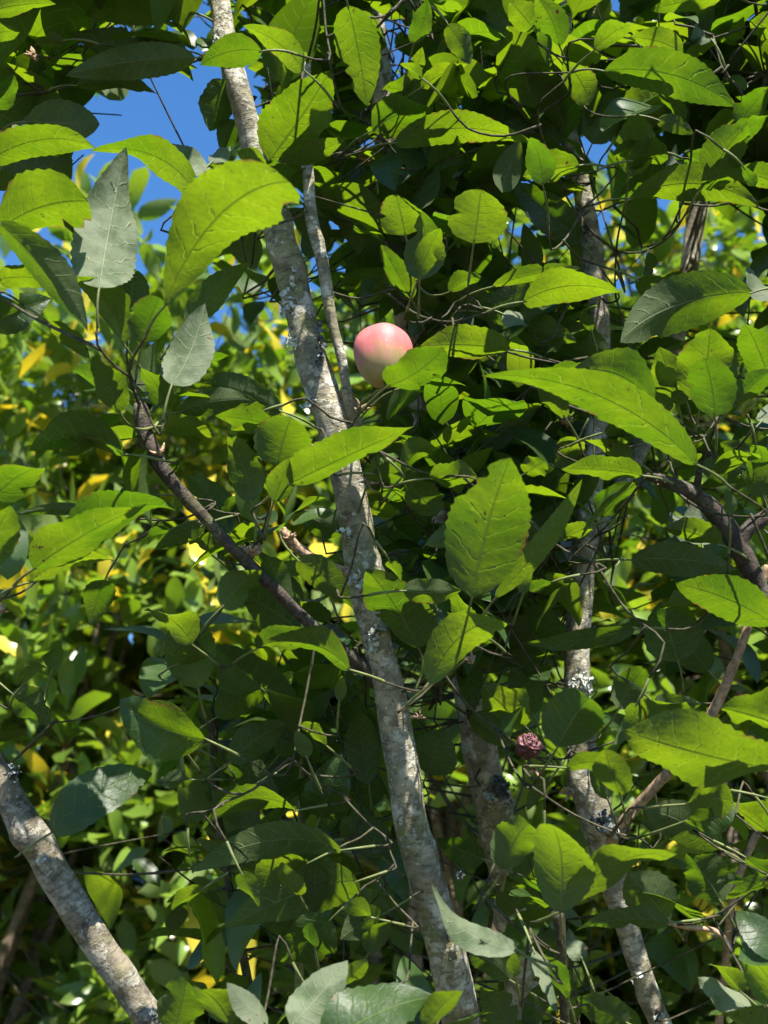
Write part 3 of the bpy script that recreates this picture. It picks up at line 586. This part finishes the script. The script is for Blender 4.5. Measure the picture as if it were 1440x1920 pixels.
while shoots < 680 and tries < 26000:
    tries += 1
    px, py = FR.uniform(-420, 1860), FR.uniform(-620, 1960)
    if FR.random() > density(px, py): continue
    d = (0.98 if px > 640 else 1.04) + 0.52*FR.random()**1.2 if py > 0 else FR.uniform(1.08, 1.35)
    if py < -60 and FR.random() < 0.03: d = FR.uniform(0.8, 1.05)  # a few nearer shoots added out of view to cast dappled shadows
    p = at(px, py, d)
    if p.z > 3.4: continue
    nb = nearest_branch(p)[1]
    if any(inpoly(*proj(p.lerp(nb, k_/8))[:2], g) for g in GAPS for k_ in range(-2, 9)): continue
    dirv = Vector((FR.gauss(0,0.6), FR.gauss(-0.2,0.5), FR.uniform(0.1,0.9))).normalized()
    Ls = FR.uniform(0.10, 0.24); n = FR.randint(5, 9)
    ok = 0; last = 1
    for k in range(n):
        q = p + dirv*Ls*k/n
        ga = 2.4*k + FR.uniform(-0.4, 0.4)
        e1 = dirv.orthogonal().normalized(); e2 = dirv.cross(e1)
        out = (e1*math.cos(ga) + e2*math.sin(ga))*0.9 + dirv*0.35
        lf = crown_leaf(q + out.normalized()*0.02, out)
        if lf is None: continue
        tipx, tipy, _ = proj(q + lf[4]*lf[5]); mx_, my_, _ = proj(q + lf[4]*lf[5]*0.5)
        if any(inpoly(*xy, g) for g in GAPS for xy in ((tipx, tipy), (mx_, my_))): continue
        if my_ > 0 and FR.random() > max(0.02, density(mx_, my_))+0.1: continue
        if lf[1].y < 1.5 and any(inpoly(*xy, g) for g in SEEN for xy in ((tipx, tipy), (mx_, my_), proj(q)[:2])): continue
        if blocks_sun(q + lf[4]*lf[5]*0.5, lf[5]): continue
        fill.append(lf); ok += 1; last = k+0.5
    if ok < 3 and ok: del fill[-ok:]
    if ok >= 3:
        shoots += 1
        dd, c, r = nearest_branch(p)
        V, F = tube_geo([(*(p+dirv*Ls*last/n), 0.0007), (*p, 0.0010), (*((p+c)*0.5 - Vector((0,0,0.05))*dd), 0.0012), (*c, 0.0017)], 0.03, 6, 0.1)
        mesh('twig', V, F, [TWIG], tree)
for (px, py, d) in [(-40,-90,.93),(30,-150,.92),(90,-80,.94),(150,-170,.93),(200,-90,.945),(260,-190,.94),(300,-110,.95),(350,-160,.955),(120,-260,.91),(230,-280,.92),(20,-240,.9),(330,-60,.97),(60,-50,.95),(170,-40,.96),(400,-230,.95)]:  # unseen leaves added above the frame to shade the top-left leaves
    for k in range(2):
        lf = crown_leaf(at(px, py, d), Vector((FR.gauss(0,1), FR.gauss(0,.4), 0)), 0.4, 0.09, 0.12)
        if lf: fill.append(lf)
    add_twig(at(px, py, d))
def merge(items, tpl, name, mat, parent):
    vs, fs, us, off = [], [], [], 0
    for it in items:
        M, p, k, tint = it[:4]; P, F, UV = tpl[k]
        vs.append(P @ M.T + np.array(p)); us.append(np.concatenate([UV, np.full((len(UV), 1), tint)], 1))
        fs.append(np.array(F)+off); off += len(P)
    V = np.concatenate(vs); U = np.concatenate(us); F = np.concatenate(fs)
    me = bpy.data.meshes.new(name)
    me.vertices.add(len(V)); me.vertices.foreach_set('co', V.astype(np.float32).ravel())
    me.loops.add(F.size); me.loops.foreach_set('vertex_index', F.astype(np.int32).ravel())
    me.polygons.add(len(F)); me.polygons.foreach_set('loop_start', np.arange(0, F.size, 4, dtype=np.int32))
    me.polygons.foreach_set('use_smooth', np.ones(len(F), dtype=bool))
    me.update(calc_edges=True)
    a = me.attributes.new('leafuv', 'FLOAT_VECTOR', 'POINT'); a.data.foreach_set('vector', U.astype(np.float32).ravel())
    me.materials.append(mat); o = link(bpy.data.objects.new(name, me)); child(o, parent); return o
def pieces(items, tpl, n, mat, parent, tag_=''):
    """the n largest in view become leaf objects of their own that share meshes; the rest is returned"""
    def score(it):
        x, y, d = proj(Vector(it[1])); return d if (0 < x < 1440 and 0 < y < 1920 and d > 0.1) else 100+d
    order = sorted(items, key=score); cache = {}
    for it in order[:n]:
        M, p, k, tint = it[:4]; ti = 0.95 if tint > 0.9 else round(tint*5)/5*0.98
        if (k, ti) not in cache:
            P, F, UV = tpl[k]; me = bpy.data.meshes.new('leaf'); me.from_pydata([tuple(x) for x in P], [], F)
            a = me.attributes.new('leafuv', 'FLOAT_VECTOR', 'POINT')
            a.data.foreach_set('vector', np.concatenate([UV, np.full((len(UV), 1), ti)], 1).astype(np.float32).ravel())
            me.polygons.foreach_set('use_smooth', [True]*len(me.polygons)); me.materials.append(mat); cache[(k, ti)] = me
        o = link(bpy.data.objects.new('leaf', cache[(k, ti)]))
        W = Matrix([list(M[i])+[p[i]] for i in range(3)]+[[0,0,0,1]])
        o.parent = parent; o.matrix_parent_inverse = Matrix.Translation(-parent.location); o.matrix_basis = W
    return order[n:]
rest = pieces(fill, TPL, max(0, 300-N_HERO), INNER, tree) if N_HERO < 300 else fill

o = merge(rest, TPL, 'foliage', INNER, tree); o['kind'] = 'stuff'

# ------------------------------------------------------------------ fruit
def lathe(prof, seg, dent=0.0, lobes=0, seed=0):
    V, F = [], []
    for (r, z) in prof:
        for k in range(seg):
            a = 2*math.pi*k/seg; rr = r*(1 + dent*math.cos(lobes*a+0.6) + dent*0.8*math.cos(2*a+seed))
            V.append((rr*math.cos(a), rr*math.sin(a), z))
    for i in range(len(prof)-1):
        for k in range(seg): F.append((i*seg+k, i*seg+(k+1) % seg, (i+1)*seg+(k+1) % seg, (i+1)*seg+k))
    F.append(tuple(range(seg))[::-1]); F.append(tuple(range((len(prof)-1)*seg, len(prof)*seg)))
    return V, F
AD = 0.90; ac = at(719, 670, AD); S = 55*AD/FPX                       # S: the apple's radius
ap = empty('apple', ac); tag(ap, 'small pink-red ripening apple held up behind a curled leaf', 'apple')
prof = [(0.02,-0.93),(0.06,-0.98),(0.13,-1.04),(0.22,-1.06),(0.37,-1.02),(0.56,-0.89),(0.74,-0.66),(0.88,-0.38),(0.97,-0.06),(1.0,0.22),(0.97,0.46),(0.885,0.69),(0.74,0.87),(0.56,0.97),(0.36,1.0),(0.22,0.975),(0.12,0.92),(0.05,0.88)]
pp = catmull([(r, z, 0) for r, z in prof], 0.06)
V, F = lathe([(p[0]*S, p[1]*S*1.03) for p in pp], 48, 0.022, 5)
TILTM = Matrix.Rotation(R(-6), 4, 'Y') @ Matrix.Rotation(R(-9), 4, 'X')
def fruit_part(name, V, F, mats, root, M=TILTM):
    o = mesh(name, V, F, mats); o.parent = root; o.matrix_basis = M; return o
fruit_part('skin', V, F, [APPLE], ap)
V, F = [], []
for k in range(5):
    a = 2*math.pi*k/5; dx, dy = math.cos(a), math.sin(a); o0 = len(V)
    V += [(dx*.05*S-dy*.05*S, dy*.05*S+dx*.05*S, .88*S), (dx*.05*S+dy*.05*S, dy*.05*S-dx*.05*S, .88*S), (dx*.2*S+dy*.05*S, dy*.2*S-dx*.05*S, 1.10*S), (dx*.2*S-dy*.05*S, dy*.2*S+dx*.05*S, 1.10*S), (dx*.24*S, dy*.24*S, 1.26*S)]
    F += [(o0, o0+1, o0+2, o0+3), (o0+3, o0+2, o0+4)]
fruit_part('calyx', V, F, [SEPAL], ap)
st = at(672, 772, 0.95) - ac
V, F = tube_geo([(*(TILTM @ Vector((0,0,-.86*S))), 0.0011), (*(TILTM @ Vector((0,0,-1.12*S)) + Vector((-0.002,0.004,0))), 0.0011), (*(st*0.8), 0.0013), (*st, 0.002)], 0.003, 8, 0.05)
fruit_part('stalk', V, F, [PETIOLE], ap, Matrix.Identity(4))

dc = at(990, 1400, 0.87); D = 23*0.87/FPX
df = empty('withered_fruit', dc); tag(df, 'tiny shrivelled dark maroon fruitlet on a spur beside a rounded leaf', 'fruit')
V, F = lathe([(p[0]*D, p[1]*D*0.95) for p in pp], 30, 0.03, 5)
VV = []
for v in V:
    v = Vector(v); nn = v.normalized(); k = noise.noise(nn*2.2 + Vector((4,1,0)))*0.22 + noise.noise(nn*6)*0.20 + noise.noise(nn*14)*0.10
    VV.append(v*(1 + k - 0.04))
TM2 = Matrix.Rotation(R(48), 4, 'X') @ Matrix.Rotation(R(18), 4, 'Y')
fruit_part('skin', VV, F, [DRYFRUIT], df, TM2)
V, F = [], []
for k in range(9):
    a = 2*math.pi*k/9; r0 = D*0.32
    v, f = tube_geo([(r0*math.cos(a), r0*math.sin(a), D*0.78, D*.07), (r0*1.2*math.cos(a+.2), r0*1.2*math.sin(a+.2), D*1.0, D*.06), (r0*0.9*math.cos(a+.5), r0*0.9*math.sin(a+.5), D*1.14, D*.02)], 0.002, 6, 0.2)
    o0 = len(V); V += [tuple(x) for x in v]; F += [tuple(i+o0 for i in q) for q in f]
fruit_part('calyx', V, F, [simple('withered_calyx', (0.22,0.09,0.09), 0.7, 0.3, 0.4, 400)], df, TM2)
st = at(1003, 1440, 0.90) - dc
V, F = tube_geo([(0,0,-D*.75,0.0013), (0.001,0.003,-D*1.4,0.0014), (*st, 0.002)], 0.003, 8, 0.1)
fruit_part('stalk', V, F, [TWIG], df, Matrix.Identity(4))

# ------------------------------------------------------------------ the shrubs behind
HT = [leaf_local(1.0, w_, 5, 1, k_, 0.0, f_, b_, t_, 0.05, 0, (), LR) for (w_, k_, f_, b_, t_) in
      [(.40,'e',.3,.5,.4),(.44,'o',.35,.9,-.4),(.36,'e',.5,1.3,.3),(.46,'e',.2,.3,-.7),(.40,'e',.45,-.5,.5),(.34,'l',.3,1.0,-.9)]]
HR = random.Random(23)
def topz(x): return (3.16 + 0.16*max(0, 1-abs(x+0.28)/0.3) + (0.16 if x < -0.62 else 0) if x < -0.1 else 3.42) + 0.12*noise.noise(Vector((x*1.1, 3.7, 0))) + 0.12*noise.noise(Vector((x*4, 9.7, 0))) + 0.10*x
def frontY(x, z): return 2.25 + 0.42*noise.noise(Vector((x*1.9, z*1.7, 2.0))) + 0.26*noise.noise(Vector((x*4, z*3.6, 5.0))) + 0.12*max(0, z-2.2) + 0.65*min(1, max(0, (2.15-z)/0.8))**1.3
def shrub(label, x0, x1, n_ros, yel, seed):
    hr = random.Random(seed); xc = (x0+x1)/2
    root = empty('evergreen_shrub', (xc, 3.0, 0)); tag(root, label, 'shrub', 'dense leafy shrubs behind the apple tree')
    items = []
    stems = []
    for k in range(9):
        bx, by = xc + hr.uniform(-.25,.25), 3.0 + hr.uniform(-.2,.2); tx = hr.uniform(x0+.1, x1-.1); ty = hr.uniform(2.5, 3.4); tz = topz(tx)-hr.uniform(.1,.7)
        P = [(bx,by,-.03,.028),(bx*.8+tx*.2+hr.uniform(-.08,.08),by*.8+ty*.2,tz*.3,.02),(bx*.4+tx*.6+hr.uniform(-.1,.1),by*.4+ty*.6,tz*.62,.013),(tx,ty,tz,.004)]
        V, F = tube_geo(P, 0.03, 10, 0.12); mesh('stem', V, F, [BARKH], root)
        stems += [Vector(p[:3]) for p in catmull(P, .08)]
    SA = np.array(stems)
    tv, tf = [], []
    for i in range(int(n_ros*1.5)):
        x = hr.uniform(x0, x1); z = hr.uniform(0.25, topz(x)); dep = abs(hr.gauss(0, 0.34))
        if i % 5 < 2: dep = hr.uniform(0.3, 1.5)
        if i >= n_ros: dep = hr.uniform(1.3, 2.0)
        y = frontY(x, z) + dep
        if hr.random() < 0.10: z = topz(x) + hr.uniform(-.1, .16); y += hr.uniform(0, .5)
        c = Vector((x, y, z))
        if dep < 0.7 and noise.noise(c*3.4) < -0.03: continue
        ax = Vector((hr.gauss(0,.6), -0.6+hr.gauss(0,.5), 0.55+hr.gauss(0,.45))).normalized()
        e1 = ax.orthogonal().normalized(); e2 = ax.cross(e1); n = hr.randint(5, 10); big = hr.uniform(0.8, 1.2)*(1.5 if dep > 0.7 else 1)
        yr = hr.random() < yel*1.2
        for k in range(n):
            ga = 2.4*k + hr.uniform(-.3, .3); el = R(hr.uniform(5, 60) if k > 1 else hr.uniform(55, 80))
            a = (e1*math.cos(ga)+e2*math.sin(ga))*math.cos(el) + ax*math.sin(el)
            a = (a + Vector((hr.gauss(0,.22), hr.gauss(0,.22), hr.gauss(-.12,.25)))).normalized()
            up = ax*0.7 + Vector((hr.gauss(0,.45), hr.gauss(0,.45), 0.5+hr.gauss(0,.35))); top = up - a*up.dot(a)
            if top.length < .05: continue
            top.normalize(); L = big*hr.uniform(0.055, 0.13)
            tint = 0.95 if (yr and hr.random() < 0.5) or hr.random() < yel*0.5 else hr.uniform(0, 0.88)
            items.append((np.array([a.cross(top), a, top]).T*L, c - ax*hr.uniform(0.10, 0.2)*k/n + a*0.006, hr.randrange(len(HT)), tint))
        j = int(np.argmin(((SA-np.array(c))**2).sum(1))); s_ = Vector(SA[j])
        if (s_-c).length < 0.45 and i % 2 == 0:
            m_ = (s_+c)*0.5 + Vector((hr.uniform(-.04,.04), 0, -0.06))
            v, f = tube_geo([(*(c+ax*0.01), .001), (*(c-ax*0.05), .0016), (*m_, .0022), (*s_, .0034)], 0.08, 5, 0.1, False)
            o0 = len(tv); tv += [tuple(q) for q in v]; tf += [tuple(i_+o0 for i_ in q) for q in f]
    o = mesh('twigs', tv, tf, [TWIG], root); o['kind'] = 'stuff'
    rest = pieces(items, HT, 300, HEDGE, root)
    o = merge(rest, HT, 'foliage', HEDGE, root); o['kind'] = 'stuff'
shrub('bright yellow-flecked leafy shrub at the left behind the apple tree', -1.9, -0.18, 3000, 0.12, 1)
shrub('shaded leafy shrub in the middle behind the main apple stem', -0.18, 0.42, 1150, 0.07, 2)
shrub('glossy leafy shrub at the right behind the thin brown twig', 0.42, 1.9, 2500, 0.10, 3)
